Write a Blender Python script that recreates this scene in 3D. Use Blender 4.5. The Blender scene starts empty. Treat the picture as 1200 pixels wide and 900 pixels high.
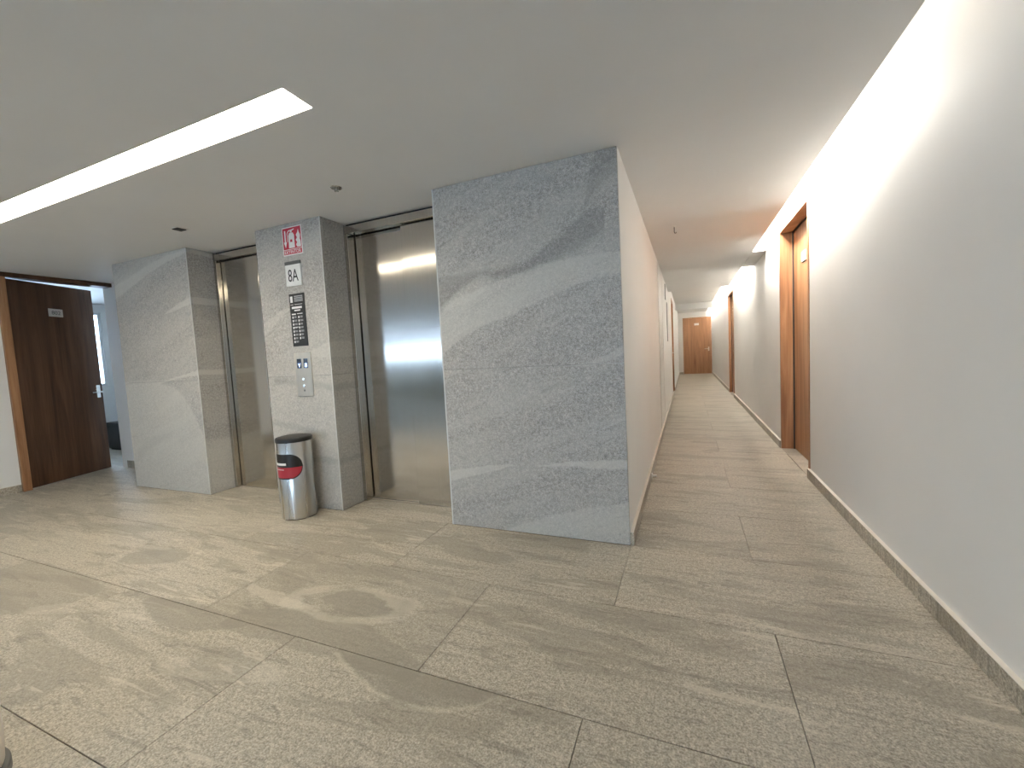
import bpy, bmesh, math, random
from mathutils import Matrix, Vector
random.seed(4)
scn = bpy.context.scene
COL = scn.collection

# ------------------------------------------------------------------ camera
CAM_H = 1.19
F_PX, YAW, PITCH, ROLL = 495.055, -0.395971, 0.0675776, 0.0527856
def cam_axes():
    cy, sy, cp, sp = math.cos(YAW), math.sin(YAW), math.cos(PITCH), math.sin(PITCH)
    fwd = Vector((sy*cp, cy*cp, -sp)); right = Vector((cy, -sy, 0)); down = fwd.cross(right)
    c, s = math.cos(ROLL), math.sin(ROLL)
    return c*right + s*down, -s*right + c*down, fwd
r_, d_, f_ = cam_axes()
cd = bpy.data.cameras.new('camera'); cam = bpy.data.objects.new('camera', cd); COL.objects.link(cam)
m = Matrix.Identity(4)
for i in range(3):
    m[i][0] = r_[i]; m[i][1] = -d_[i]; m[i][2] = -f_[i]
m[2][3] = CAM_H
cam.matrix_world = m
cd.sensor_fit = 'HORIZONTAL'; cd.sensor_width = 36; cd.lens = F_PX/1200*36
cd.clip_start = 0.02; cd.clip_end = 200
scn.camera = cam

# ------------------------------------------------------------------ world, exposure
w = bpy.data.worlds.new('world'); scn.world = w; w.use_nodes = True
bg = w.node_tree.nodes['Background']
bg.inputs[0].default_value = (0.56, 0.76, 1.0, 1); bg.inputs[1].default_value = 9.5
scn.view_settings.view_transform = 'Standard'; scn.view_settings.look = 'None'
scn.view_settings.gamma = 1; scn.view_settings.use_curve_mapping = False
scn.view_settings.exposure = 0.42
SLOT_E, COVE_E, FAR_E, LOBBY_E = 28.0, 92.0, 58.0, 3.0      # emission of the light fittings

# ------------------------------------------------------------------ dimensions
H = 2.35                      # ceiling
FY = 2.557                    # elevator facade
RX = 0.95; LX = -0.345        # corridor walls
WX = -6.66                    # hall left wall
OX = -10.6; OY = -.6          # unseen widening of the lobby, added for the elevator reflections
BY = -6.0                     # hall back wall
EY = 19.5                     # corridor end
LIP = 0.795                   # edge of the ceiling at the light cove
TOP = 2.66

# ------------------------------------------------------------------ material helpers
class NT:
    def __init__(s, name):
        s.m = bpy.data.materials.new(name); s.m.use_nodes = True
        s.t = s.m.node_tree; s.n = s.t.nodes; s.l = s.t.links
        s.bsdf = s.n['Principled BSDF']
    def node(s, typ, **kw):
        x = s.n.new(typ)
        for k, v in kw.items(): setattr(x, k, v)
        return x
    def put(s, sock, v):
        if isinstance(v, bpy.types.NodeSocket): s.l.new(v, sock)
        else: sock.default_value = v
    def math(s, op, a, b=0.0, c=None, clamp=False):
        x = s.node('ShaderNodeMath', operation=op, use_clamp=clamp)
        s.put(x.inputs[0], a); s.put(x.inputs[1], b)
        if c is not None: s.put(x.inputs[2], c)
        return x.outputs[0]
    def vmath(s, op, a, b):
        x = s.node('ShaderNodeVectorMath', operation=op); s.put(x.inputs[0], a); s.put(x.inputs[1], b)
        return x.outputs[0]
    def noise(s, vec, scale, detail=4, rough=.55, w=None, dist=0.0):
        x = s.node('ShaderNodeTexNoise')
        if w is not None: x.noise_dimensions = '4D'; s.put(x.inputs['W'], w)
        s.put(x.inputs['Vector'], vec); x.inputs['Scale'].default_value = scale
        x.inputs['Detail'].default_value = detail; x.inputs['Roughness'].default_value = rough
        x.inputs['Distortion'].default_value = dist
        return x.outputs['Fac']
    def smooth(s, v, a, b):
        x = s.node('ShaderNodeMapRange', interpolation_type='SMOOTHSTEP')
        s.put(x.inputs[0], v); x.inputs[1].default_value = a; x.inputs[2].default_value = b
        return x.outputs[0]
    def ramp(s, v, stops):
        x = s.node('ShaderNodeValToRGB'); s.put(x.inputs[0], v)
        e = x.color_ramp.elements
        while len(e) < len(stops): e.new(.5)
        for q, (p, c) in zip(e, stops): q.position = p; q.color = (*c, 1)
        return x.outputs[0]
    def mix(s, f, a, b, mode='MIX'):
        x = s.node('ShaderNodeMix', data_type='RGBA', blend_type=mode)
        s.put(x.inputs[0], f)
        for sock, v in ((x.inputs[6], a), (x.inputs[7], b)):
            s.put(sock, (*v, 1) if isinstance(v, tuple) and len(v) == 3 else v)
        return x.outputs[2]
    def pos(s): return s.node('ShaderNodeNewGeometry').outputs['Position']
    def obj(s): return s.node('ShaderNodeTexCoord').outputs['Object']
    def rand(s): return s.node('ShaderNodeObjectInfo').outputs['Random']
    def sep(s, v):
        x = s.node('ShaderNodeSeparateXYZ'); s.put(x.inputs[0], v); return x.outputs
    def bump(s, h, strength, dist=.01):
        x = s.node('ShaderNodeBump'); x.inputs['Strength'].default_value = strength
        x.inputs['Distance'].default_value = dist; s.put(x.inputs['Height'], h)
        s.l.new(x.outputs[0], s.bsdf.inputs['Normal'])
    def curve(s, u, pts, u0, u1, v0, v1):
        x = s.node('ShaderNodeFloatCurve'); c = x.mapping.curves[0]
        while len(c.points) < len(pts): c.points.new(.5, .5)
        for p, (a, b) in zip(c.points, pts): p.location = ((a-u0)/(u1-u0), (b-v0)/(v1-v0))
        x.mapping.update()
        un = s.math('MULTIPLY_ADD', u, 1/(u1-u0), -u0/(u1-u0), clamp=True)
        s.put(x.inputs['Value'], un)
        return s.math('MULTIPLY_ADD', x.outputs[0], v1-v0, v0)
    def band(s, u, v, low, high, soft=.012, vr=(0., 2.4)):
        """1 where low(u) < v < high(u), inside the u range of the points"""
        u0, u1 = low[0][0], low[-1][0]
        lo = s.curve(u, low, u0, u1, *vr); hi = s.curve(u, high, u0, u1, *vr)
        a = s.smooth(s.math('SUBTRACT', v, lo), -soft, soft)
        b = s.smooth(s.math('SUBTRACT', hi, v), -soft, soft)
        r = s.math('MULTIPLY', s.math('GREATER_THAN', u, u0-.02), s.math('LESS_THAN', u, u1+.02))
        return s.math('MULTIPLY', s.math('MULTIPLY', a, b), r)
    def set(s, base=None, rough=None, metal=None, spec=None):
        b = s.bsdf
        if base is not None: s.put(b.inputs['Base Color'], (*base, 1) if isinstance(base, tuple) else base)
        if rough is not None: s.put(b.inputs['Roughness'], rough)
        if metal is not None: b.inputs['Metallic'].default_value = metal
        if spec is not None: b.inputs['Specular IOR Level'].default_value = spec
        return s.m

def plain(name, c, rough=.5, metal=0., spec=.5, var=.04):
    t = NT(name); n = t.noise(t.obj(), 9, 3)
    lo = tuple(max(0, x*(1-var)) for x in c); hi = tuple(min(1, x*(1+var)) for x in c)
    return t.set(t.ramp(n, [(.3, lo), (.7, hi)]), rough, metal, spec)

def emitter(name, c, e):
    t = NT(name); t.set((.8, .8, .8), .6)
    t.bsdf.inputs['Emission Color'].default_value = (*c, 1); t.bsdf.inputs['Emission Strength'].default_value = e
    return t.m

def plaster(name, c):
    t = NT(name); p = t.pos()
    n = t.noise(p, 1.7, 3); f = t.noise(p, 90, 3)
    lo = tuple(x*.97 for x in c)
    t.set(t.ramp(n, [(.3, lo), (.7, c)]), .62, 0, .3); t.bump(f, .05, .003)
    return t.m

def wall_stone():
    t = NT('stone_wall'); p = t.pos(); rnd = t.rand()
    x, y, z = t.sep(p)
    wob = t.noise(p, 3.2, 5, .6)
    wob2 = t.noise(p, 22, 4, .65)
    v = t.math('ADD', z, t.math('ADD', t.math('MULTIPLY_ADD', wob, .05, -.025), t.math('MULTIPLY_ADD', wob2, .024, -.012)))
    u = t.math('ADD', x, 0.0)
    # diagonal foliation: rises to the right
    comb = t.node('ShaderNodeCombineXYZ')
    k = t.math('MULTIPLY_ADD', x, -.42, z)
    t.put(comb.inputs[0], t.math('MULTIPLY', x, .55)); t.put(comb.inputs[1], t.math('MULTIPLY', y, 1.0)); t.put(comb.inputs[2], t.math('MULTIPLY', k, 3.2))
    flow = t.noise(comb.outputs[0], 1.6, 6, .6, t.math('MULTIPLY', rnd, 30.0), .6)
    sp = t.noise(p, 170, 3, .7); sp2 = t.noise(p, 60, 4, .7)
    spk = t.math('ADD', t.math('MULTIPLY', sp, .6), t.math('MULTIPLY', sp2, .4))
    col = t.ramp(spk, [(.34, (.182, .170, .154)), (.5, (.392, .368, .338)), (.66, (.66, .62, .57))])
    fl = t.smooth(flow, .42, .62)
    col = t.mix(t.math('MULTIPLY', fl, .42), col, (.49, .47, .425))
    cb = t.node('ShaderNodeCombineXYZ')
    t.put(cb.inputs[0], t.math('MULTIPLY', x, 1.1)); t.put(cb.inputs[1], t.math('MULTIPLY', y, 2.0)); t.put(cb.inputs[2], t.math('MULTIPLY', k, 11.0))
    vein = t.noise(cb.outputs[0], 1.5, 6, .62, t.math('MULTIPLY', rnd, 30.0), 1.2)
    vd = t.math('MULTIPLY', t.smooth(vein, .60, .70), .30)
    col = t.mix(vd, col, (.17, .165, .155))
    vl = t.math('MULTIPLY', t.math('SUBTRACT', 1.0, t.smooth(vein, .32, .40)), .25)
    col = t.mix(vl, col, (.60, .59, .55))
    L = []; D = []
    def light(a, low, high, soft=.012): L.append((a, t.band(u, v, low, high, soft)))
    def dark(a, low, high, soft=.015): D.append((a, t.band(u, v, low, high, soft)))
    # block beside the corridor
    dark(.38, [(-1.6,1.50),(-1.38,1.66),(-1.1,1.70),(-.9,1.72),(-.7,1.77),(-.45,1.88)], [(-1.6,1.75),(-1.27,1.755),(-.95,1.775),(-.73,1.89),(-.5,2.02),(-.42,1.99)], .03)
    dark(.30, [(-.55,2.02),(-.47,2.12),(-.345,2.2)], [(-.55,2.03),(-.47,2.34),(-.345,2.38)], .03)
    light(.42, [(-1.6,1.20),(-1.4,1.345),(-1.04,1.455),(-.75,1.553),(-.535,1.616),(-.345,1.632)], [(-1.6,1.48),(-1.45,1.595),(-1.28,1.635),(-1.03,1.70),(-.74,1.755),(-.345,1.765)])
    light(.30, [(-1.6,1.50),(-1.4,1.56),(-1.25,1.612),(-1.17,1.69)], [(-1.6,1.53),(-1.37,1.672),(-1.21,1.728),(-1.17,1.70)])
    light(.40, [(-.67,1.103),(-.5,1.114),(-.345,1.165)], [(-.67,1.108),(-.55,1.128),(-.345,1.213)], .006)
    light(.50, [(-1.6,.305),(-1.36,.379),(-1.1,.448)], [(-1.6,.375),(-1.29,.447),(-1.1,.458)], .008)
    light(.55, [(-.89,.466),(-.58,.47),(-.345,.478)], [(-.89,.474),(-.58,.513),(-.345,.536)], .008)
    light(.38, [(-1.2,-.1),(-.82,-.1),(-.345,-.1)], [(-1.2,.0),(-.82,.141),(-.345,.272)], .01)
    # panel left of the elevators
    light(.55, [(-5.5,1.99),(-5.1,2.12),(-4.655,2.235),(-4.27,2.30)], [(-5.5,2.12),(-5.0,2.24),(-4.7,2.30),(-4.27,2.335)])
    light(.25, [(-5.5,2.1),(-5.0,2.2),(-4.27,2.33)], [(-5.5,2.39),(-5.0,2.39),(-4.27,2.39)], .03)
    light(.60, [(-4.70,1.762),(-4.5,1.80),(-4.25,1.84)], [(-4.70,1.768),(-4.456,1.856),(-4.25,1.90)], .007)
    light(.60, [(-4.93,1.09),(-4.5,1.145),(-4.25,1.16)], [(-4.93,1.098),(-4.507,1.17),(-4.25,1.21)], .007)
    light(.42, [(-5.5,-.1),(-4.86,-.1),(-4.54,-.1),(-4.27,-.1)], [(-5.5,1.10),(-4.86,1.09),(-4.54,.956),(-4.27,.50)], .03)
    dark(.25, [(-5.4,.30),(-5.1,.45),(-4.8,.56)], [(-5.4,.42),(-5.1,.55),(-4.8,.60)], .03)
    # pillar between the elevators
    light(.35, [(-3.36,1.46),(-3.2,1.55),(-3.04,1.66)], [(-3.36,1.55),(-3.2,1.63),(-3.04,1.69)], .012)
    light(.35, [(-2.95,1.275),(-2.6,1.25)], [(-2.95,1.285),(-2.6,1.38)], .01)
    dark(.40, [(-3.25,1.06),(-2.8,1.015),(-2.58,.975)], [(-3.25,1.10),(-2.8,1.065),(-2.58,1.03)], .02)
    dark(.40, [(-3.34,.70),(-3.1,.66),(-2.75,.60)], [(-3.34,.73),(-3.1,.71),(-2.75,.66)], .02)
    dark(.40, [(-2.95,.39),(-2.7,.385),(-2.58,.385)], [(-2.95,.42),(-2.7,.44),(-2.58,.42)], .015)
    light(.25, [(-3.36,.1),(-2.58,.0)], [(-3.36,1.0),(-2.58,1.25)], .06)
    for a, b in D: col = t.mix(t.math('MULTIPLY', b, a), col, (.17, .163, .152))
    for a, b in L: col = t.mix(t.math('MULTIPLY', b, a), col, (.62, .60, .54))
    t.set(col, .48, 0, .35); t.bump(spk, .25, .004)
    return t.m

def floor_stone():
    t = NT('stone_floor'); p = t.pos(); rnd = t.math('MULTIPLY', t.rand(), 40.0)
    x, y, z = t.sep(p)
    cv = t.node('ShaderNodeCombineXYZ')
    t.put(cv.inputs[0], t.math('MULTIPLY', x, .8)); t.put(cv.inputs[1], t.math('MULTIPLY', y, 3.4)); t.put(cv.inputs[2], 0.0)
    flow = t.noise(cv.outputs[0], 1.25, 6, .58, rnd, 1.1)
    cv2 = t.node('ShaderNodeCombineXYZ')
    t.put(cv2.inputs[0], t.math('MULTIPLY', x, 1.2)); t.put(cv2.inputs[1], t.math('MULTIPLY', y, 9.0)); t.put(cv2.inputs[2], 0.0)
    thin = t.noise(cv2.outputs[0], 1.4, 7, .62, rnd, 1.6)
    sp = t.noise(p, 150, 3, .75); sp2 = t.noise(p, 55, 4, .75)
    spk = t.math('ADD', t.math('MULTIPLY', sp, .6), t.math('MULTIPLY', sp2, .4))
    col = t.ramp(spk, [(.36, (.175, .151, .118)), (.5, (.430, .385, .310)), (.64, (.715, .655, .55))])
    dk = t.smooth(flow, .50, .575)
    col = t.mix(t.math('MULTIPLY', dk, .48), col, (.27, .240, .19))
    lt = t.smooth(thin, .585, .66)
    col = t.mix(t.math('MULTIPLY', lt, .42), col, (.70, .635, .53))
    ln = t.math('MULTIPLY', t.smooth(thin, .36, .40), t.math('SUBTRACT', 1.0, t.smooth(thin, .40, .44)))
    col = t.mix(t.math('MULTIPLY', ln, .40), col, (.15, .132, .105))
    # large lenses and swirls of darker and lighter rock
    wb = t.noise(p, 4.5, 6, .62); wx = t.math('MULTIPLY_ADD', wb, .36, -.18)
    def lens(cx, cy, rx, ry, ang, inner=0., soft=.06):
        c, s = math.cos(ang), math.sin(ang)
        dx = t.math('ADD', t.math('SUBTRACT', x, cx), wx); dy = t.math('ADD', t.math('SUBTRACT', y, cy), t.math('MULTIPLY', wx, .35))
        a = t.math('ADD', t.math('MULTIPLY', dx, c/rx), t.math('MULTIPLY', dy, s/rx))
        b = t.math('ADD', t.math('MULTIPLY', dx, -s/ry), t.math('MULTIPLY', dy, c/ry))
        r = t.math('SQRT', t.math('ADD', t.math('MULTIPLY', a, a), t.math('MULTIPLY', b, b)))
        o = t.math('SUBTRACT', 1.0, t.smooth(r, 1-soft, 1+soft))
        if inner: o = t.math('MULTIPLY', o, t.smooth(r, inner-soft, inner+soft))
        return o
    yv = t.math('ADD', y, t.math('MULTIPLY', wx, .22))
    brk = t.math('MULTIPLY_ADD', t.smooth(t.noise(p, 3.1, 5, .65), .36, .56), .8, .2)
    for a, lo, hi in BANDS_D[::-1]: col = t.mix(t.math('MULTIPLY', t.band(x, yv, lo, hi, .010), a), col, (.275, .246, .198))
    for a, lo, hi in BANDS_L: col = t.mix(t.math('MULTIPLY', t.math('MULTIPLY', t.band(x, yv, lo, hi, .008), brk), a), col, (.64, .585, .485))
    for a, *e in LENS_D: col = t.mix(t.math('MULTIPLY', lens(*e), a), col, (.275, .246, .198))
    for a, *e in LENS_L: col = t.mix(t.math('MULTIPLY', t.math('MULTIPLY', lens(*e), brk), a), col, (.64, .585, .485))
    t.set(col, t.math('MULTIPLY_ADD', spk, .2, .36), 0, .4); t.bump(spk, .28, .003)
    return t.m
# strength, x, y, radius x, radius y, angle (metres on the floor)
LENS_D = [(.62, -1.50, 1.57, .25, .10, .05), (.60, -3.25, 1.56, .25, .10, .2), (.50, -1.30, 2.24, .33, .09, -.25), (.42, -1.95, 2.27, .22, .08, -.1),
          (.35, -.15, 1.78, .40, .05, -.12), (.35, .32, 2.06, .5, .045, -.16), (.35, -4.8, 2.0, .35, .06, -.2), (.35, -.75, 1.60, .28, .022, -.25), (.3, -4.9, 1.5, .5, .05, .1)]
LENS_L = [(.38, -1.58, 1.545, .36, .15, .08, .70), (.30, -1.20, 1.76, .30, .03, -.12), (.35, -2.0, 1.47, .32, .035, -.08), (.30, -1.75, 1.02, .32, .06, .2),
          (.4, .55, 1.93, .30, .020, -.10), (.22, -3.9, 1.62, .8, .03, .05), (.18, -3.4, 2.1, .9, .12, .1), (.25, -3.0, 1.05, .25, .05, .4)]
# strength, lower and upper outline of flat darker bands in the rock (x, y in metres)
BANDS_D = [(.60, [(-2.66,1.2),(-2.35,1.127),(-2.1,1.148),(-1.92,1.25)], [(-2.66,1.255),(-2.39,1.30),(-2.1,1.28),(-1.92,1.262)]),
           (.55, [(-2.05,1.2),(-1.6,1.2),(-.99,1.2)], [(-2.05,1.34),(-1.642,1.455),(-.99,1.30)]),
           (.60, [(-1.36,1.24),(-1.04,1.136),(-.8,1.155),(-.66,1.24)], [(-1.36,1.264),(-1.04,1.264),(-.66,1.264)]),
           (.50, [(-4.05,.9),(-3.3,.9),(-3.07,1.02)], [(-4.05,1.262),(-3.3,1.262),(-3.07,1.2)]),
           (.45, [(-3.4,1.955),(-2.85,1.86),(-2.3,1.79)], [(-3.4,1.975),(-2.85,1.935),(-2.3,1.82)]),
           (.30, [(-2.27,1.268),(-.99,1.268)], [(-2.27,1.912),(-.99,1.912)])]
BANDS_L = [(.35, [(-1.36,1.22),(-1.04,1.112),(-.8,1.13),(-.64,1.24)], [(-1.36,1.238),(-1.04,1.134),(-.8,1.152),(-.64,1.25)])]

def wood(name, c1, c2, c3):
    t = NT(name); o = t.obj(); x, y, z = t.sep(o)
    cv = t.node('ShaderNodeCombineXYZ')
    xy = t.math('ADD', x, y)
    t.put(cv.inputs[0], t.math('MULTIPLY', xy, 7.0)); t.put(cv.inputs[2], t.math('MULTIPLY', z, .55)); t.put(cv.inputs[1], t.math('MULTIPLY', t.rand(), 20.0))
    g = t.noise(cv.outputs[0], 1.5, 5, .55, None, .7)
    cf = t.node('ShaderNodeCombineXYZ')
    t.put(cf.inputs[0], t.math('MULTIPLY', xy, 120.0)); t.put(cf.inputs[2], t.math('MULTIPLY', z, 2.5)); t.put(cf.inputs[1], 0.0)
    f = t.noise(cf.outputs[0], 1.0, 3, .6)
    v = t.math('ADD', t.math('MULTIPLY', g, .72), t.math('MULTIPLY', f, .28))
    t.set(t.ramp(v, [(.33, c1), (.5, c2), (.67, c3)]), .42, 0, .35); t.bump(f, .06, .002)
    return t.m

def steel(name, c, rough, streak=(200., 200., 2.)):
    t = NT(name); o = t.obj(); v = t.vmath('MULTIPLY', o, streak)
    n = t.noise(v, 1.0, 3, .6)
    lo = tuple(k*.93 for k in c); hi = tuple(min(1, k*1.05) for k in c)
    t.set(t.ramp(n, [(.3, lo), (.7, hi)]), t.math('MULTIPLY_ADD', n, .10, rough-.05), 1.0)
    t.bump(n, .02, .001)
    return t.m

def glass_mat(name='window_glass', tint=(1, 1, 1)):
    t = NT(name)
    tr = t.node('ShaderNodeBsdfTransparent'); tr.inputs[0].default_value = (*tint, 1); gl = t.node('ShaderNodeBsdfGlossy'); gl.inputs['Roughness'].default_value = .03
    fr = t.node('ShaderNodeFresnel'); fr.inputs[0].default_value = 1.45
    mx = t.node('ShaderNodeMixShader'); t.l.new(fr.outputs[0], mx.inputs[0]); t.l.new(tr.outputs[0], mx.inputs[1]); t.l.new(gl.outputs[0], mx.inputs[2])
    t.l.new(mx.outputs[0], t.n['Material Output'].inputs[0])
    return t.m

M = dict(
    wall=plaster('painted_plaster', (.86, .845, .815)), ceil=plaster('ceiling_paint', (.86, .85, .83)),
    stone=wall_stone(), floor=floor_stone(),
    grout=plain('grout', (.10, .088, .072), .8), core=plain('mortar', (.22, .22, .21), .8),
    wood=wood('oak_veneer', (.215, .095, .042), (.355, .175, .082), (.48, .265, .135)),
    wood_shaded=wood('oak_veneer_shaded', (.050, .022, .010), (.092, .043, .020), (.150, .074, .038)),  # same wood, with the shade on the half open door put into the colour
    steel=steel('brushed_steel', (.63, .60, .555), .13), steel_bin=steel('bin_steel', (.60, .585, .555), .28, (14., 14., .4)),
    steel_plate=steel('panel_steel', (.68, .63, .55), .5), chrome=plain('chrome', (.7, .7, .68), .12, 1.0),
    dark=plain('shadow_gap_black', (.012, .011, .010), .6), black=plain('black_plastic', (.016, .015, .014), .42),
    white=plain('white_plastic', (.82, .81, .78), .4), grey=plain('grey_plastic', (.10, .10, .095), .5),
    red=plain('sign_red', (.52, .018, .045), .45), label_red=plain('label_red', (.42, .03, .045), .3), cream=plain('cream_glaze', (.80, .74, .65), .35),
    print_grey=plain('print_grey', (.42, .42, .42), .5), plate=plain('plate_silver', (.55, .52, .47), .4),
    screen=emitter('screen_glow', (.35, .5, 1.0), 2.0), screen_dark=plain('screen_dark', (.01, .012, .03), .15),
    glass=glass_mat(), film=glass_mat('reflection_tint_glass', (.38, .37, .37)), alu=plain('window_aluminium', (.7, .7, .7), .4, .6),  # tinted panes added to dim the sky in the elevator reflection
    slot=emitter('slot_diffuser', (1.0, .91, .74), SLOT_E), cove=emitter('cove_led', (1.0, .95, .87), COVE_E), cove_far=emitter('cove_led_far', (1.0, .95, .87), FAR_E), cove_lobby=emitter('cove_led_lobby', (1.0, .92, .80), LOBBY_E),
    edge=plain('polished_stone_edge', (.62, .62, .59), .4), sky_block_roof=plain('concrete', (.35, .34, .33), .8), terrace=plain('terrace_tile', (.45, .42, .38), .7),
)

# ------------------------------------------------------------------ geometry helpers
def tag(o, label=None, cat=None, group=None, kind=None):
    if label: o['label'] = label
    if cat: o['category'] = cat
    if group: o['group'] = group
    if kind: o['kind'] = kind
    return o
def empty(name, loc=(0, 0, 0), rz=0.):
    o = bpy.data.objects.new(name, None); COL.objects.link(o); o.location = loc; o.rotation_euler.z = rz
    o.empty_display_size = .05
    return o
def box(bm, x0, x1, y0, y1, z0, z1, bev=0.):
    r = bmesh.ops.create_cube(bm, size=1)
    vs = r['verts']
    bmesh.ops.scale(bm, vec=(abs(x1-x0), abs(y1-y0), abs(z1-z0)), verts=vs)
    bmesh.ops.translate(bm, vec=((x0+x1)/2, (y0+y1)/2, (z0+z1)/2), verts=vs)
    if bev:
        es = list({e for v in vs for e in v.link_edges})
        bmesh.ops.bevel(bm, geom=es, offset=bev, segments=2 if bev > .003 else 1, affect='EDGES', profile=.5)
def lathe(bm, prof, n=48, cx=0., cy=0.):
    rings = []
    for r, z in prof:
        if r < 1e-6: rings.append([bm.verts.new((cx, cy, z))])
        else: rings.append([bm.verts.new((cx+r*math.cos(2*math.pi*i/n), cy+r*math.sin(2*math.pi*i/n), z)) for i in range(n)])
    for a, b in zip(rings, rings[1:]):
        for i in range(n):
            j = (i+1) % n
            if len(a) == 1 and len(b) == 1: continue
            if len(a) == 1: bm.faces.new((a[0], b[j], b[i]))
            elif len(b) == 1: bm.faces.new((a[i], a[j], b[0]))
            else: bm.faces.new((a[i], a[j], b[j], b[i]))
def tube(bm, pts, r, n=10):
    pts = [Vector(p) for p in pts]; rings = []
    for i, p in enumerate(pts):
        d = (pts[min(i+1, len(pts)-1)]-pts[max(i-1, 0)]).normalized()
        a = d.cross(Vector((0, 0, 1)) if abs(d.z) < .9 else Vector((1, 0, 0))).normalized(); b = d.cross(a)
        rings.append([bm.verts.new(p+r*(math.cos(2*math.pi*k/n)*a+math.sin(2*math.pi*k/n)*b)) for k in range(n)])
    for a, b in zip(rings, rings[1:]):
        for k in range(n): bm.faces.new((a[k], a[(k+1) % n], b[(k+1) % n], b[k]))
    bm.faces.new(rings[0][::-1]); bm.faces.new(rings[-1])
def root_of(o):
    while o.parent: o = o.parent
    return o
def link(name, bm, mat, parent=None, smooth=False, local=False):
    bmesh.ops.recalc_face_normals(bm, faces=bm.faces)
    if parent and not local:
        r = root_of(parent)
        mw = Matrix.Translation(r.location) @ Matrix.Rotation(r.rotation_euler.z, 4, 'Z')
        bm.transform(mw.inverted())
    me = bpy.data.meshes.new(name); bm.to_mesh(me); bm.free()
    me.materials.append(M[mat])
    if smooth:
        me.polygons.foreach_set('use_smooth', [True]*len(me.polygons))
        try: me.set_sharp_from_angle(angle=math.radians(40))
        except Exception: pass
    o = bpy.data.objects.new(name, me); COL.objects.link(o)
    if parent: o.parent = parent
    return o
def boxes(name, lst, mat, parent=None, bev=0., local=False):
    bm = bmesh.new()
    for b in lst: box(bm, *b, bev=bev)
    return link(name, bm, mat, parent, local=local)
def struct(name, lst, mat, bev=0., label=None):
    return tag(boxes(name, lst, mat, None, bev), label, None, None, 'structure')
def poly_prism(bm, pts, y0, y1):
    """outline in x-z, extruded along y"""
    a = [bm.verts.new((x, y0, z)) for x, z in pts]; b = [bm.verts.new((x, y1, z)) for x, z in pts]
    n = len(pts)
    bm.faces.new(a); bm.faces.new(b[::-1])
    for i in range(n): bm.faces.new((a[i], b[i], b[(i+1) % n], a[(i+1) % n]))
def text(name, s, size, center, mat, parent, width=None, height=None, xdir=(1, 0, 0), depth=.0008, bold=0.):
    """flat lettering on a vertical face; xdir is the reading direction, letters stand along z"""
    cu = bpy.data.curves.new(name, 'FONT'); cu.body = s; cu.size = size; cu.extrude = depth; cu.offset = bold
    cu.align_x = 'CENTER'; cu.align_y = 'CENTER'; cu.resolution_u = 3
    tmp = bpy.data.objects.new('tmp_text', cu); COL.objects.link(tmp)
    dg = bpy.context.evaluated_depsgraph_get()
    me = bpy.data.meshes.new_from_object(tmp.evaluated_get(dg))
    bpy.data.objects.remove(tmp)
    bm = bmesh.new(); bm.from_mesh(me); bpy.data.meshes.remove(me)
    xs = [v.co.x for v in bm.verts]; ys = [v.co.y for v in bm.verts]
    mx, my = (min(xs)+max(xs))/2, (min(ys)+max(ys))/2
    sx = (width/(max(xs)-min(xs))) if width else 1; sy = (height/(max(ys)-min(ys))) if height else 1
    X = Vector(xdir).normalized(); Z = Vector((0, 0, 1)); N = X.cross(Z)
    c = Vector(center)
    for v in bm.verts:
        v.co = c + X*((v.co.x-mx)*sx) + Z*((v.co.y-my)*sy) + N*v.co.z
    return link(name, bm, mat, parent)

# ------------------------------------------------------------------ floor
TW, TD, GAP = 1.288, .6475, .0022
floor = struct('floor', [(OX-.2, RX+.25, BY-.15, 5.2, -.10, -.014), (-.6, RX+.25, 5.2, EY+.3, -.10, -.014)], 'grout', label='beige grey stone tiled floor of the lift lobby and corridor')
tile_mesh = {}
def add_tile(x0, x1, y0, y1):
    if x1-x0 < .03 or y1-y0 < .03: return
    k = (round(x1-x0, 3), round(y1-y0, 3))
    if k not in tile_mesh:
        bm = bmesh.new(); a, b = k[0]/2-GAP/2, k[1]/2-GAP/2
        box(bm, -a, a, -b, b, -.0135, 0, bev=.0012)
        me = bpy.data.meshes.new('floor_tile'); bm.to_mesh(me); bm.free(); me.materials.append(M['floor']); tile_mesh[k] = me
    o = bpy.data.objects.new('floor_tile', tile_mesh[k]); COL.objects.link(o); o.parent = floor
    o.location = ((x0+x1)/2, (y0+y1)/2, 0)
def tile_region(X0, X1, Y0, Y1):
    for k in range(-12, 32):
        y0 = 1.265+TD*k; a, b = max(y0, Y0), min(y0+TD, Y1)
        if b <= a: continue
        off = .303 if k % 2 == 0 else -.342
        for j in range(-10, 4):
            x0 = off+TW*j; c, d = max(x0, X0), min(x0+TW, X1)
            if d > c: add_tile(c, d, a, b)
tile_region(OX, RX, BY, OY)
tile_region(WX, RX, OY, 2.56)
tile_region(LX, RX, 2.56, EY)
add_tile(RX, RX+.21, 4.25, 5.46); add_tile(RX, RX+.21, 10.5, 11.7); add_tile(LX-.16, LX, 11.15, 12.3); add_tile(-.16, .94, EY, EY+.13)
for a, b in ((-4.29, -3.34), (-2.62, -1.59)): add_tile(a, b, 2.56, 2.855)
tile_region(WX, -5.49, 2.56, 3.06)
tile_region(WX-2.54, WX, 1.2, 5.0)

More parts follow.
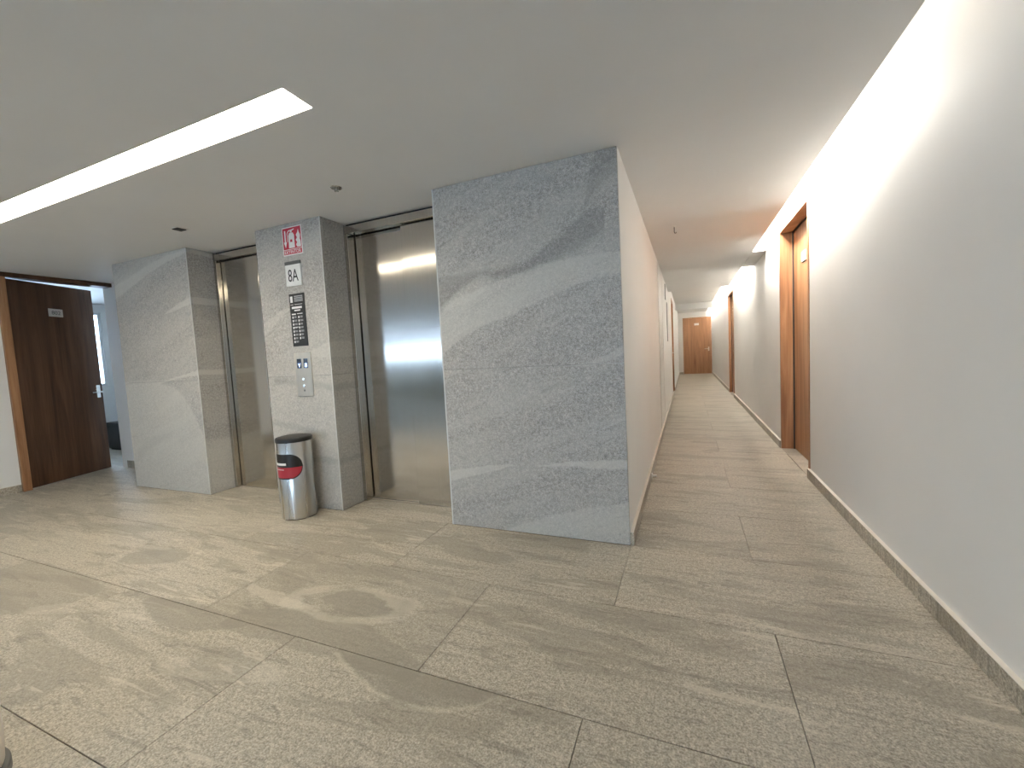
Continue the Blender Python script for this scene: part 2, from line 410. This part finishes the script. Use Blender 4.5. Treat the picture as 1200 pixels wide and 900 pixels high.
# ------------------------------------------------------------------ ceiling, coves
SX0, SX1, SY0, SY1 = -4.95, -1.534, 1.357, 1.513
ct = H+.05
struct('ceiling', [(OX, WX, BY, OY+.1, H, ct), (WX, SX0, BY, 3.2, H, ct), (SX1, LIP, BY, 3.2, H, ct), (SX0, SX1, BY, SY0, H, ct), (SX0, SX1, SY1, 3.2, H, ct), (LX-.1, LIP, 3.2, 9.62, H, ct)], 'ceil', label='pale grey painted ceiling with a lit gap along the right wall')
struct('ceiling_raised', [(LX-.1, LIP, 9.62, EY, 2.60, 2.65), (LX-.1, LIP, 9.60, 9.62, ct, 2.65)], 'ceil', label='raised pale ceiling towards the corridor end')
struct('trim_2', [(LIP, RX, 6.25, 7.4, H-.012, TOP)], 'ceil', label='bulkhead that closes the light cove beyond the first door')
struct('trim_3', [(LX-.1, RX, 15.3, 15.55, 2.40, 2.88)], 'ceil', label='white beam across the corridor before the end door')
struct('trim_1', [(LX-.1, RX+.1, BY, 9.62, TOP, TOP+.04), (LX-.1, RX+.1, 9.62, EY, 2.86, 2.90), (LIP-.3, LIP-.28, 9.6, EY, 2.65, 2.88), (LIP-.3, RX, 9.60, 9.62, TOP, 2.9)], 'ceil', label='upper soffit of the light cove')
struct('sky_block_roof', [(OX-.3, RX+.6, BY-.3, 5.3, 2.92, 3.1), (-1.2, RX+.6, 5.3, EY+.5, 2.92, 3.1)], 'sky_block_roof')  # slab added out of view to block the sky

def slot_light():
    t = empty('slot_light', ((SX0+SX1)/2, (SY0+SY1)/2, ct+.001))
    tag(t, 'long recessed slot light in the lobby ceiling before the elevators', 'ceiling light')
    z1 = H+.075
    boxes('housing', [(SX0-.012, SX0, SY0-.012, SY1+.012, ct, z1+.02), (SX1, SX1+.012, SY0-.012, SY1+.012, ct, z1+.02),
                      (SX0, SX1, SY0-.012, SY0, ct, z1+.02), (SX0, SX1, SY1, SY1+.012, ct, z1+.02), (SX0, SX1, SY0, SY1, z1+.012, z1+.02)], 'white', t)
    boxes('diffuser', [(SX0, SX1, SY0, SY1, z1, z1+.01)], 'slot', t)
slot_light()
for a, b, z, mt, lb in ((BY+.05, 3.2, TOP-.022, 'cove_lobby', 'dimmer warm LED strip in the ceiling cove along the lobby'),
                        (3.21, 6.24, TOP-.022, 'cove', 'bright warm LED strip in the ceiling cove above the first door'),
                        (7.42, 9.58, TOP-.022, 'cove', 'short warm LED strip in the cove beyond the bulkhead'),
                        (9.7, 15.25, 2.838, 'cove_far', 'warm LED strip in the raised cove before the end beam'),
                        (15.6, EY-.05, 2.838, 'cove_far', 'warm LED strip in the cove between the beam and the end door')):
    t = empty('cove_light', (.74, (a+b)/2, z)); tag(t, lb, 'led strip')
    boxes('profile', [(.65, .83, a, b, z+.010, z+.022)], 'white', t)
    boxes('diffuser', [(.66, .815, a, b, z, z+.010)], mt, t)

# ------------------------------------------------------------------ walls
D1 = (4.25, 5.46); D2 = (10.5, 11.7); DH = 2.385
wx = RX+.2
struct('wall_right', [(RX, wx, BY, D1[0], 0, 2.95), (RX, wx, D1[1], D2[0], 0, 2.95), (RX, wx, D2[1], EY+.15, 0, 2.95),
                      (RX, wx, *D1, DH, 2.95), (RX, wx, *D2, DH, 2.95)], 'wall', label='warm white plaster wall washed by the cove light')
D3 = (11.15, 12.3)
struct('wall_corridor_left', [(LX-.15, LX, FY+.02, D3[0], 0, 2.95), (LX-.15, LX, D3[1], EY+.15, 0, 2.95), (LX-.15, LX, *D3, DH, 2.95)], 'wall', label='white plaster corridor wall running back from the stone block')
struct('wall_corridor_end', [(LX-.15, -.16, EY, EY+.15, 0, 2.9), (-.16, RX, EY, EY+.15, 2.375, 2.9), (.94, RX, EY, EY+.15, 0, 2.9), (-.16, .94, EY+.13, EY+.15, 0, 2.375)], 'wall', label='white wall around the door at the corridor end')
WIN4 = (-5.7, -4.3, .3, 2.28)
struct('wall_left', [(WX-.12, WX, OY, 2.085, 0, 2.9), (OX-.12, WX, OY, OY+.12, 0, 2.9), (OX-.12, OX, BY, WIN4[0], 0, 2.9), (OX-.12, OX, WIN4[1], OY, 0, 2.9), (OX-.12, OX, WIN4[0], WIN4[1], 0, WIN4[2]), (OX-.12, OX, WIN4[0], WIN4[1], WIN4[3], 2.9), (WX-.12, WX, 2.085, 3.2, H+.005, 2.9)], 'wall', label='white plaster wall left of the half open door')
struct('wall_alcove', [(-6.85, -5.4, 3.06, 3.18, 0, 2.9), (-5.49, -5.40, 2.62, 3.06, 0, 2.9)], 'wall', label='white plaster wall behind the stone panel')
WIN = (-2.3, -.2, .25, 2.28); WIN2 = (-10.2, -2.7, 1.28, 2.28)
struct('wall_back', [(OX-.1, WIN2[0], BY-.15, BY, 0, 2.9), (WIN2[1], WIN[0], BY-.15, BY, 0, 2.9), (WIN[1], RX+.2, BY-.15, BY, 0, 2.9),
                     (WIN[0], WIN[1], BY-.15, BY, 0, WIN[2]), (WIN[0], WIN[1], BY-.15, BY, WIN[3], 2.9),
                     (WIN2[0], WIN2[1], BY-.15, BY, WIN2[3], 2.9)], 'wall', label='white wall with added windows behind the lobby')
struct('wall_back_parapet', [(WIN2[0], WIN2[1], BY-.15, BY, 0, WIN2[2])], 'floor', label='unseen parapet clad in stone to give the elevator reflection its tan')  # stone tone added for the tan in the elevator reflection

# stone facade with the two elevators
E1 = (-4.28, -3.345); E2 = (-2.615, -1.59)
front = struct('wall_front', [(-5.48, E1[0]-.02, FY+.02, 3.04, 0, H+.3), (E1[1]+.02, E2[0]-.02, FY+.02, 3.04, 0, H+.3), (E2[1]+.02, LX-.16, FY+.02, 3.04, 0, H+.3),
                             (-5.48, LX-.16, 3.04, 3.2, 0, 2.9)], 'core', label='grey veined stone clad wall with two elevators')
JZ = 1.112
def stone(x0, x1, y0, y1, z0, z1):
    g = .0012
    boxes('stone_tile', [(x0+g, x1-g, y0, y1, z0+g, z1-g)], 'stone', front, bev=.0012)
for z0, z1 in ((.001, JZ), (JZ, H-.001)):
    for a, b in ((-5.49, E1[0]), (E1[1], E2[0]), (E2[1], LX-.001)): stone(a, b, FY, FY+.02, z0, z1)
    for x, s in ((E1[0], -1), (E1[1], 1), (E2[0], -1), (E2[1], 1)):
        stone(min(x, x+s*.02)-.001, max(x, x+s*.02)+.001, FY+.0205, 2.80, z0, z1)
    stone(-5.51, -5.49, FY+.001, 3.05, z0, z1)

for x in (E1[0], E2[0], E2[1]):
    s_ = 1 if x == E2[1] else -1
    bm = bmesh.new(); a = min(x, x+s_*.009); bb = max(x, x+s_*.009)
    box(bm, a, bb, FY-.0008, FY+.004, .002, H-.002, bev=.0006); link('corner_trim', bm, 'edge', front)
# skirting boards
SK = .082
for n, lst, lb in (('baseboard_right', [(RX-.02, RX, BY, D1[0]+.02, 0, SK), (RX-.02, RX, D1[1]-.02, D2[0], 0, SK), (RX-.02, RX, D2[1], EY, 0, SK)], 'grey stone skirting along the right wall'),
                   ('baseboard_corridor_left', [(LX, LX+.02, FY+.001, D3[0], 0, SK), (LX, LX+.02, D3[1], EY, 0, SK)], 'grey stone skirting along the left corridor wall'),
                   ('baseboard_left', [(WX, WX+.018, OY, 2.08, 0, SK)], 'stone skirting beside the half open door'),
                   ('baseboard_alcove', [(WX-.05, -5.515, 3.042, 3.06, 0, SK+.02)], 'stone skirting in the alcove behind the stone panel'),
                   ('baseboard_end', [(LX+.021, -.16, EY-.018, EY, 0, SK)], 'stone skirting beside the door at the corridor end')):
    sk = struct(n, [(b[0], b[1], b[2], b[3], .0005, b[5]) for b in lst], 'floor', .0015, lb)
    boxes('skirting_cap', [(b[0], b[1], b[2], b[3], b[5], b[5]+.003) for b in lst], 'cream', sk)

# ------------------------------------------------------------------ doors in the right and left corridor walls
def lever(parent, x, y, z, nx, along):
    """handle on a face whose outward direction is nx along x (lever runs along y)"""
    bm = bmesh.new()
    box(bm, min(x, x+nx*.008), max(x, x+nx*.008), y-.022, y+.022, z-.075, z+.075, bev=.003)
    tube(bm, [(x+nx*.006, y, z), (x+nx*.05, y, z)], .009)
    tube(bm, [(x+nx*.05, y, z), (x+nx*.052, y+along*.02, z), (x+nx*.052, y+along*.13, z)], .008)
    return link('handle', bm, 'steel_plate', parent, smooth=True)
def corridor_door(name, Y, face, s, label, plate=True, handle_far=True, depth=.12):
    """face: wall plane x; s=+1: the door lies towards +x"""
    t = empty(name, (face+s*depth/2, (Y[0]+Y[1])/2, 0)); tag(t, label, None, None, 'structure')
    fx = lambda a, b: (min(face+s*a, face+s*b), max(face+s*a, face+s*b))
    f0 = fx(-.006, .19)
    boxes('jamb', [(*f0, Y[0]+.001, Y[0]+.042, .001, DH-.042)], 'wood', t, .002)
    boxes('jamb', [(*f0, Y[1]-.042, Y[1]-.001, .001, DH-.042)], 'wood', t, .002)
    boxes('door_head', [(*f0, Y[0]+.001, Y[1]-.001, DH-.042, DH-.001)], 'wood', t, .002)
    boxes('stop_bead', [(*fx(depth-.012, depth), Y[0]+.042, Y[0]+.052, .001, DH-.052), (*fx(depth-.012, depth), Y[1]-.052, Y[1]-.042, .001, DH-.052), (*fx(depth-.012, depth), Y[0]+.042, Y[1]-.042, DH-.052, DH-.042)], 'dark', t)
    leaf = boxes('door_leaf', [(*fx(depth, depth+.045), Y[0]+.045, Y[1]-.045, .006, DH-.046)], 'wood', t, .002)
    y = Y[1]-.10 if handle_far else Y[0]+.10
    lever(leaf, face+s*depth, y, 1.03, -s, -1 if handle_far else 1)
    bm = bmesh.new(); box(bm, *fx(depth-.006, depth), y-.024, y+.024, .86, .91, bev=.003); link('lock', bm, 'steel_plate', leaf)
    if plate:
        yc = (Y[0]+Y[1])/2+.11
        pl = boxes('number_plate', [(*fx(depth-.010, depth), yc-.08, yc+.08, 1.955, 2.055)], 'plate', leaf, .002)
        if s > 0: text('plate_print', '804', .06, (face+depth-.0102, yc, 2.005), 'grey', leaf, .09, .045, (0, -1, 0))
    return t
corridor_door('door_1', D1, RX, 1, 'oak veneer door with a silver number plate set deep in the right wall', handle_far=False)
corridor_door('door_2', D2, RX, 1, 'oak veneer door in the right wall beyond the cove bulkhead', depth=.06, handle_far=False)
corridor_door('door_3', D3, LX, -1, 'oak veneer door in the left corridor wall past the white shaft panel', plate=False, depth=.05)

def end_door():
    t = empty('door_4', (.39, EY, 0)); tag(t, 'oak veneer door with a white number plate closing the corridor end', None, None, 'structure')
    boxes('jamb', [(-.158, -.122, EY-.006, EY+.12, .001, 2.335)], 'wood', t); boxes('jamb', [(.902, .938, EY-.006, EY+.12, .001, 2.335)], 'wood', t)
    boxes('door_head', [(-.158, .938, EY-.006, EY+.12, 2.335, 2.373)], 'wood', t)
    leaf = boxes('door_leaf', [(-.12, .90, EY+.02, EY+.065, .006, 2.333)], 'wood', t)
    boxes('number_plate', [(.29, .47, EY+.008, EY+.02, 2.04, 2.13)], 'white', leaf)
    bm = bmesh.new(); box(bm, .80, .85, EY+.012, EY+.02, .95, 1.12, bev=.002)
    tube(bm, [(.825, EY+.015, 1.04), (.825, EY-.035, 1.04)], .010); tube(bm, [(.825, EY-.035, 1.04), (.66, EY-.035, 1.04)], .010)
    link('handle', bm, 'steel_plate', leaf)
end_door()

# half open door in the left hall wall
def open_door():
    t = empty('door_5', (WX, 2.6, 0)); tag(t, 'wooden door standing half open, its colour darkened for shade, with a silver number plate', None, None, 'structure')
    boxes('jamb', [(WX-.122, WX+.03, 2.088, 2.155, .001, H-.048)], 'wood', t, .002)
    boxes('door_head', [(WX-.122, WX+.03, 2.088, 3.055, H-.047, H-.001)], 'wood_shaded', t, .002)
open_door()
LEAF_A = math.atan2(.86, -.325)
LF = boxes('door_leaf', [(0, .905, 0, .045, .008, H-.055)], 'wood_shaded', None, .002)
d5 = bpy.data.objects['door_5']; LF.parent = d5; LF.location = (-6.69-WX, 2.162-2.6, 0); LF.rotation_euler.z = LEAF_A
def leaf_part(name, bm, mat, smooth=False):
    o = link(name, bm, mat, None, smooth); o.parent = LF; return o
# room-side normal of the leaf is +y locally; the face towards the lobby is y=0
bm = bmesh.new(); box(bm, .385, .535, -.010, 0, 1.925, 2.015, bev=.002); leaf_part('number_plate', bm, 'plate')
cu = text('plate_print', '802', .06, (0, 0, 0), 'grey', None, .095, .045, (1, 0, 0)); cu.parent = LF; cu.location = (.46, -.0105, 1.97)
bm = bmesh.new(); box(bm, .822, .872, -.010, 0, .93, 1.09, bev=.003)
tube(bm, [(.847, -.006, 1.0), (.847, -.055, 1.0)], .010); tube(bm, [(.847, -.055, 1.0), (.72, -.056, 1.0)], .009); leaf_part('handle', bm, 'chrome', True)
bm = bmesh.new(); box(bm, .822, .872, .045, .055, .93, 1.09, bev=.003)
tube(bm, [(.847, .05, 1.0), (.847, .10, 1.0)], .010); tube(bm, [(.847, .10, 1.0), (.72, .101, 1.0)], .009); leaf_part('handle', bm, 'chrome', True)
bm = bmesh.new(); box(bm, .9045, .908, .010, .036, .90, 1.12); leaf_part('latch_plate', bm, 'chrome')

# room behind the half open door
RXL = -9.2
RW = (2.3, 4.04, 1.04, 2.28)
struct('wall_room', [(RXL-.12, RXL, 1.2, RW[0], 0, 2.9), (RXL-.12, RXL, RW[1], 5.0, 0, 2.9), (RXL-.12, RXL, RW[0], RW[1], 0, RW[2]), (RXL-.12, RXL, RW[0], RW[1], RW[3], 2.9),
                     (RXL, WX-.12, 1.08, 1.2, 0, 2.9), (RXL, WX-.02, 5.0, 5.12, 0, 2.9), (WX-.14, WX-.02, 3.18, 5.0, 0, 2.9)], 'wall', label='white walls of the daylit room behind the open door')
struct('ceiling_room', [(RXL, WX-.12, 1.2, 5.0, 2.42, 2.47)], 'ceil')
def window(name, label, axis, plane, a0, a1, z0, z1, n, depth=.06, film=None):
    t = empty(name, (plane, (a0+a1)/2, z0) if axis == 'x' else ((a0+a1)/2, plane, z0)); tag(t, label, None, None, 'structure')
    def bx(u0, u1, q0, q1, c0, c1): return (c0, c1, u0, u1, q0, q1) if axis == 'x' else (u0, u1, c0, c1, q0, q1)
    f = .04; c0, c1 = plane-depth, plane
    boxes('window_frame', [bx(a0, a1, z0, z0+f, c0, c1), bx(a0, a1, z1-f, z1, c0, c1), bx(a0, a0+f, z0+f, z1-f, c0, c1), bx(a1-f, a1, z0+f, z1-f, c0, c1)], 'alu', t)
    wdt = (a1-a0-2*f)/n
    for i in range(n):
        u0, u1 = a0+f+wdt*i, a0+f+wdt*(i+1)
        if i: boxes('mullion', [bx(u0-.018, u0+.018, z0+f, z1-f, c0, c1)], 'alu', t)
        if film:
            boxes('pane', [bx(u0+.018, u1-.018, z0+film, z1-f, plane-depth/2-.003, plane-depth/2+.003)], 'film', t)
            boxes('pane', [bx(u0+.018, u1-.018, z0+f, z0+film-.001, plane-depth/2-.003, plane-depth/2+.003)], 'glass', t)
        else: boxes('pane', [bx(u0+.018, u1-.018, z0+f, z1-f, plane-depth/2-.003, plane-depth/2+.003)], 'glass', t)
    boxes('window_sill', [bx(a0-.02, a1+.02, z0-.03, z0, plane+.001, plane+.08)], 'white', t)
window('fill_window_1', 'unseen fill window added at the back for bluish daylight', 'y', BY-.02, *WIN, 2)  # added out of view as fill, clear of the door reflections
window('reflected_window_3', 'unseen window with a tint above a clear strip, added for the elevator reflections', 'y', BY-.02, *WIN2, 6, film=.30)  # added out of view; strip and tint shape what the elevator doors reflect
window('fill_window_4', 'unseen fill window added on the far left side', 'x', OX-.02, *WIN4, 1)  # added out of view to light the parapet and ceiling
window('window_2', 'bright window of the room behind the half open door', 'x', RXL-.02, *RW, 2)
t = empty('low_cabinet', (-8.5, 4.45, 0)); tag(t, 'low black cabinet in the room behind the half open door', 'cabinet')
boxes('body', [(-8.78, -8.2, 3.75, 4.75, .03, .42)], 'black', t, .004)
boxes('top', [(-8.80, -8.18, 3.73, 4.77, .42, .445)], 'black', t, .003)
boxes('plinth', [(-8.75, -8.23, 3.78, 4.72, .001, .03)], 'dark', t)

# ------------------------------------------------------------------ elevators
def elevator(E, near_left, split, label):
    x0, x1 = E
    t = empty('elevator_door', ((x0+x1)/2, 2.85, 0)); tag(t, label, 'elevator door')
    j = .036
    boxes('jamb', [(x0+.002, x0+j, 2.80, 2.96, .001, H-.085)], 'steel', t, .0015)
    boxes('jamb', [(x1-j, x1-.002, 2.80, 2.96, .001, H-.085)], 'steel', t, .0015)
    boxes('header', [(x0+.002, x1-.002, 2.805, 2.96, H-.082, H-.022)], 'steel', t, .0015)
    boxes('shadow_gap', [(x0+.002, x1-.002, 2.83, 2.96, H-.022, H-.001)], 'dark', t)
    boxes('backing', [(x0+j, x1-j, 2.962, 2.99, .001, H-.085)], 'dark', t)
    zt = H-.088; ov = .035
    yn, yf = (2.845, 2.872), (2.885, 2.912)
    yl, yr = (yn, yf) if near_left else (yf, yn)
    g = .008
    boxes('door_panel', [(x0+j+g, split+(0 if near_left else ov), *yl, .008, zt)], 'steel', t, .003)
    boxes('door_panel', [(split-(ov if near_left else 0), x1-j-g, *yr, .008, zt)], 'steel', t, .003)
    s = boxes('sill', [(x0+j, x1-j, 2.856, 2.96, .0005, .006)], 'steel_plate', t)
    boxes('sill_groove', [(x0+j, x1-j, 2.875, 2.882, .006, .0065)], 'dark', s)
elevator(E1, True, -3.73, 'narrow looking steel elevator door between the stone panel and the sign pillar')
elevator(E2, False, -2.08, 'steel elevator door between the sign pillar and the wide stone block')

# ------------------------------------------------------------------ signs and call panel on the pillar
def sign_board(name, x0, x1, z0, z1, mat, th=.004):
    t = empty(name, ((x0+x1)/2, FY, (z0+z1)/2))
    boxes('board', [(x0, x1, FY-th, FY, z0, z1)], mat, t, .0008)
    return t
F1 = FY-.0042
t = sign_board('extinguisher_sign', -3.027, -2.812, 2.092, 2.317, 'white'); tag(t, 'red and white fire extinguisher sign high on the stone pillar', 'sign')
boxes('red_field', [(-3.019, -2.820, F1-.0006, F1, 2.141, 2.309)], 'red', t)
b2 = boxes('caption_strip', [(-3.019, -2.820, F1-.0006, F1, 2.100, 2.136)], 'red', t)
text('caption', 'EXTINTOR', .04, (-2.9195, F1-.0010, 2.118), 'white', t, .18, .025)
y0, y1 = F1-.0014, F1-.0007
bm = bmesh.new()   # extinguisher body with hose and valve
poly_prism(bm, [(-2.957, 2.148), (-2.893, 2.148), (-2.893, 2.248), (-2.905, 2.268), (-2.945, 2.268), (-2.957, 2.248)], y0, y1)
poly_prism(bm, [(-2.935, 2.270), (-2.915, 2.270), (-2.915, 2.282), (-2.890, 2.290), (-2.890, 2.297), (-2.935, 2.290)], y0, y1)
poly_prism(bm, [(-2.937, 2.284), (-2.955, 2.278), (-2.966, 2.262), (-2.966, 2.20), (-2.972, 2.20), (-2.972, 2.265), (-2.958, 2.286), (-2.937, 2.292)], y0, y1)
link('extinguisher_print', bm, 'white', t)
bm = bmesh.new(); box(bm, -2.938, -2.916, y0-.0005, y0-.0001, 2.195, 2.215); link('extinguisher_mark', bm, 'red', t)
bm = bmesh.new(); poly_prism(bm, [(-3.000, 2.29), (-2.986, 2.29), (-2.986, 2.20), (-2.976, 2.20), (-2.993, 2.155), (-3.010, 2.20), (-3.000, 2.20)], y0, y1); link('arrow_print', bm, 'white', t)
bm = bmesh.new(); poly_prism(bm, [(-2.826, 2.148), (-2.866, 2.148), (-2.878, 2.168), (-2.864, 2.185), (-2.878, 2.205), (-2.862, 2.222), (-2.874, 2.243), (-2.856, 2.262), (-2.846, 2.286), (-2.838, 2.262), (-2.828, 2.24), (-2.834, 2.21), (-2.826, 2.19)], y0, y1); link('flame_print', bm, 'white', t)

t = sign_board('floor_sign', -3.017, -2.850, 1.846, 2.042, 'white', .010); tag(t, 'white plate reading 8A with a dark top edge on the pillar', 'sign')
boxes('top_band', [(-3.018, -2.849, FY-.012, FY, 2.016, 2.043)], 'grey', t, .001)
text('lettering', '8A', .12, (-2.934, FY-.0104, 1.930), 'black', t, .110, .098)

t = sign_board('emergency_sign', -3.009, -2.841, 1.357, 1.784, 'black'); tag(t, 'tall black notice with white pictograms and lines of text on the pillar', 'sign')
x0, z1 = -3.009, 1.784
bm = bmesh.new(); bg2 = bmesh.new()
def ln(b, x, z, wd, hg): box(b, x0+x, x0+x+wd, F1-.0006, F1, z1-z-hg, z1-z)
ln(bm, .012, .020, .026, .050)
for k in range(4): ln(bg2, .055, .018+.013*k, .095, .007)
ln(bm, .012, .086, .030, .004); ln(bm, .055, .086, .085, .003)
ln(bm, .022, .104, .112, .017); ln(bm, .048, .130, .066, .010)
ln(bm, .016, .160, .045, .010); ln(bm, .075, .160, .060, .006)
for c, xx in enumerate((.020, .085)):
    for k in range(8 if c == 0 else 7):
        z = .182+.0285*k
        ln(bm, xx, z, .012, .017)
        for q in range(3): ln(bg2, xx+.019, z+.0055*q, .026+.004*((k*7+q*3+c) % 3), .003)
ln(bm, .018, .268, .060, .005)
tag(link('print_lines', bm, 'white', t), kind='stuff'); tag(link('print_fine_lines', bg2, 'print_grey', t), kind='stuff')

t = empty('call_panel', (-2.917, FY, 1.125)); tag(t, 'steel elevator call panel with two lit displays above the bin', 'call panel')
boxes('plate', [(-3.008, -2.823, FY-.008, FY, .945, 1.305)], 'steel_plate', t, .0015)
for x, s in ((-2.977, 'v'), (-2.904, '8')):
    sc = boxes('display', [(x, x+.047, FY-.0095, FY-.008, 1.175, 1.253)], 'screen_dark', t)
    text('display_digit', s, .05, (x+.025, FY-.0099, 1.200), 'screen', sc, .028, .034)
for z in (1.085, 1.03):
    bm = bmesh.new(); lathe(bm, [(.0, .004), (.011, .004), (.012, .003), (.012, .0)], 24)
    bm.transform(Matrix.Translation((-2.918, FY-.008, z)) @ Matrix.Rotation(math.pi/2, 4, 'X')); link('button', bm, 'chrome', t, True)
boxes('key_slot', [(-2.925, -2.911, FY-.0084, FY-.008, .985, .999)], 'grey', t)

# ------------------------------------------------------------------ waste bin
BX, BYY, BR = -2.91, 2.40, .130
t = empty('waste_bin', (BX, BYY, 0)); tag(t, 'round steel waste bin with black lid beside the pillar', 'waste bin')
bm = bmesh.new(); lathe(bm, [(0, .004), (BR-.004, .004), (BR, .008), (BR, .608), (BR-.003, .612), (BR-.008, .612)], 64, BX, BYY); link('body', bm, 'steel_bin', t, True)
bm = bmesh.new(); lathe(bm, [(0, .001), (BR-.006, .001), (BR-.006, .006), (0, .006)], 48, BX, BYY); link('base_ring', bm, 'black', t, True)
bm = bmesh.new(); lathe(bm, [(BR-.006, .606), (BR+.004, .608), (BR+.005, .630), (BR+.001, .638), (BR-.006, .640), (BR-.010, .636), (BR-.012, .641), (BR-.04, .647), (0, .650)], 64, BX, BYY); link('lid', bm, 'black', t, True)
def curved_patch(name, mat, ca, ha, zc, hz, dr, parent, zmin=None, zmax=None, sq=False):
    """patch of stadium shape on the bin's skin"""
    bm = bmesh.new(); N, K = 40, 8
    rows = []
    for i in range(N+1):
        s = -1+2*i/N
        arc = abs(s)*ha*BR - (ha*BR-hz)
        e = hz if (arc <= 0 or sq) else math.sqrt(max(0, hz*hz-arc*arc))
        a = ca+s*ha
        lo, hi = zc-e, zc+e
        if zmin is not None: lo = max(lo, zmin); hi = max(hi, zmin)
        if zmax is not None: hi = min(hi, zmax); lo = min(lo, zmax)
        rows.append([bm.verts.new((BX+(BR+dr)*math.cos(a), BYY+(BR+dr)*math.sin(a), lo+(hi-lo)*k/K)) for k in range(K+1)])
    for a, b in zip(rows, rows[1:]):
        for k in range(K):
            try: bm.faces.new((a[k], b[k], b[k+1], a[k+1]))
            except Exception: pass
    bmesh.ops.remove_doubles(bm, verts=bm.verts, dist=1e-5)
    bmesh.ops.solidify(bm, geom=bm.faces, thickness=-.0006)
    return link(name, bm, mat, parent, True)
CA, HA = math.radians(-85), math.radians(66)
lab = curved_patch('label_sticker', 'black', CA, HA, .424, .098, .0012, t)
curved_patch('label_red_field', 'label_red', CA, HA-.05, .424, .088, .0022, lab, zmax=.418)
curved_patch('label_white_bar', 'white', CA-.28, .52, .444, .009, .0024, lab, sq=True)
curved_patch('label_white_line', 'white', CA-.22, .30, .402, .0025, .0032, lab, sq=True)

# ------------------------------------------------------------------ cream pot at the edge of the lobby
PX, PY = -2.0325, .3305
t = empty('round_planter', (PX, PY, 0)); tag(t, 'cream round pot on a dark base standing on the lobby floor', 'pot')
bm = bmesh.new(); lathe(bm, [(0, .001), (.196, .001), (.200, .004), (.200, .026), (.196, .03), (0, .03)], 64, PX, PY); link('base', bm, 'grey', t, True)
bm = bmesh.new(); lathe(bm, [(0, .030), (.180, .030), (.188, .04), (.192, .12), (.192, .24), (.182, .36), (.160, .42), (.145, .43), (.135, .42), (.150, .36), (.15, .33), (0, .33)], 64, PX, PY); link('body', bm, 'cream', t, True)

# ------------------------------------------------------------------ small ceiling and wall fittings
def sprinkler(x, y, label):
    t = empty('sprinkler', (x, y, H)); tag(t, label, 'sprinkler')
    bm = bmesh.new(); lathe(bm, [(0, H-.006), (.034, H-.005), (.038, H), (0, H)], 32, x, y); link('rosette', bm, 'chrome', t, True)
    bm = bmesh.new(); tube(bm, [(x, y, H-.005), (x, y, H-.012)], .008)
    for s in (-1, 1): tube(bm, [(x+s*.006, y, H-.010), (x+s*.013, y, H-.015), (x+s*.004, y, H-.022)], .0026)
    link('frame', bm, 'chrome', t, True)
    bm = bmesh.new(); lathe(bm, [(0, H-.022), (.014, H-.022), (.015, H-.024), (0, H-.025)], 20, x, y); link('deflector', bm, 'chrome', t, True)
sprinkler(-2.108, 2.224, 'chrome sprinkler on the ceiling before the elevator beside the wide stone block')
t = empty('ceiling_sensor', (-3.762, 2.216, H)); tag(t, 'small dark square fitting in the ceiling before the narrow elevator', 'sensor')
boxes('frame', [(-3.807, -3.717, 2.171, 2.261, H-.004, H)], 'white', t, .001)
boxes('grille', [(-3.797, -3.727, 2.181, 2.251, H-.010, H-.004)], 'black', t, .002)
t = empty('ceiling_hook', (-.091, 4.50, H)); tag(t, 'tiny dark hook hanging from the corridor ceiling', 'hook')
bm = bmesh.new(); lathe(bm, [(0, H-.004), (.014, H-.004), (.014, H), (0, H)], 20, -.091, 4.5); link('rosette', bm, 'white', t, True)
bm = bmesh.new(); tube(bm, [(-.091, 4.5, H-.003), (-.091, 4.5, H-.05), (-.086, 4.5, H-.062), (-.078, 4.5, H-.062), (-.073, 4.5, H-.052)], .004, 8); link('hook', bm, 'grey', t, True)
t = empty('door_stop', (LX+.02, 3.93, .03)); tag(t, 'small white door stop on the left corridor skirting', 'door stop')
bm = bmesh.new(); box(bm, LX+.02, LX+.03, 3.91, 3.95, .022, .062, bev=.002); link('bracket', bm, 'white', t)
bm = bmesh.new(); tube(bm, [(LX+.028, 3.93, .042), (LX+.065, 3.93, .042)], .010); link('buffer', bm, 'white', t, True)

# white shaft panels on the left corridor wall
t = empty('door_6', (LX, 6.5, 0)); tag(t, 'pair of flush white service doors on the left corridor wall', kind='structure')
boxes('trim', [(LX, LX+.006, 6.02, 6.05, .09, H-.03), (LX, LX+.006, 6.95, 6.98, .09, H-.03), (LX, LX+.006, 6.05, 6.95, H-.06, H-.03)], 'white', t)
for a, b in ((6.075, 6.492), (6.508, 6.925)): boxes('door_leaf', [(LX, LX+.004, a, b, .09, H-.065)], 'white', t, .001)
boxes('shadow_gap', [(LX, LX+.0015, 6.05, 6.95, .088, H-.06)], 'dark', t)
for z0, z1, y, lb in ((2.03, 2.30, 8.05, 'short dark vertical grille high on the left corridor wall'), (1.30, 2.03, 8.6, 'tall dark vertical grille on the left corridor wall')):
    t = empty('wall_grille', (LX, y, z0)); tag(t, lb, 'grille')
    boxes('frame', [(LX, LX+.008, y-.07, y-.05, z0, z1), (LX, LX+.008, y+.05, y+.07, z0, z1), (LX, LX+.008, y-.05, y+.05, z0, z0+.02), (LX, LX+.008, y-.05, y+.05, z1-.02, z1)], 'grey', t)
    boxes('backing', [(LX, LX+.002, y-.05, y+.05, z0+.02, z1-.02)], 'black', t)
    n = int((z1-z0-.04)/.03)
    for k in range(n): boxes('slat', [(LX+.002, LX+.007, y-.05, y+.05, z0+.028+.03*k, z0+.040+.03*k)], 'grey', t)
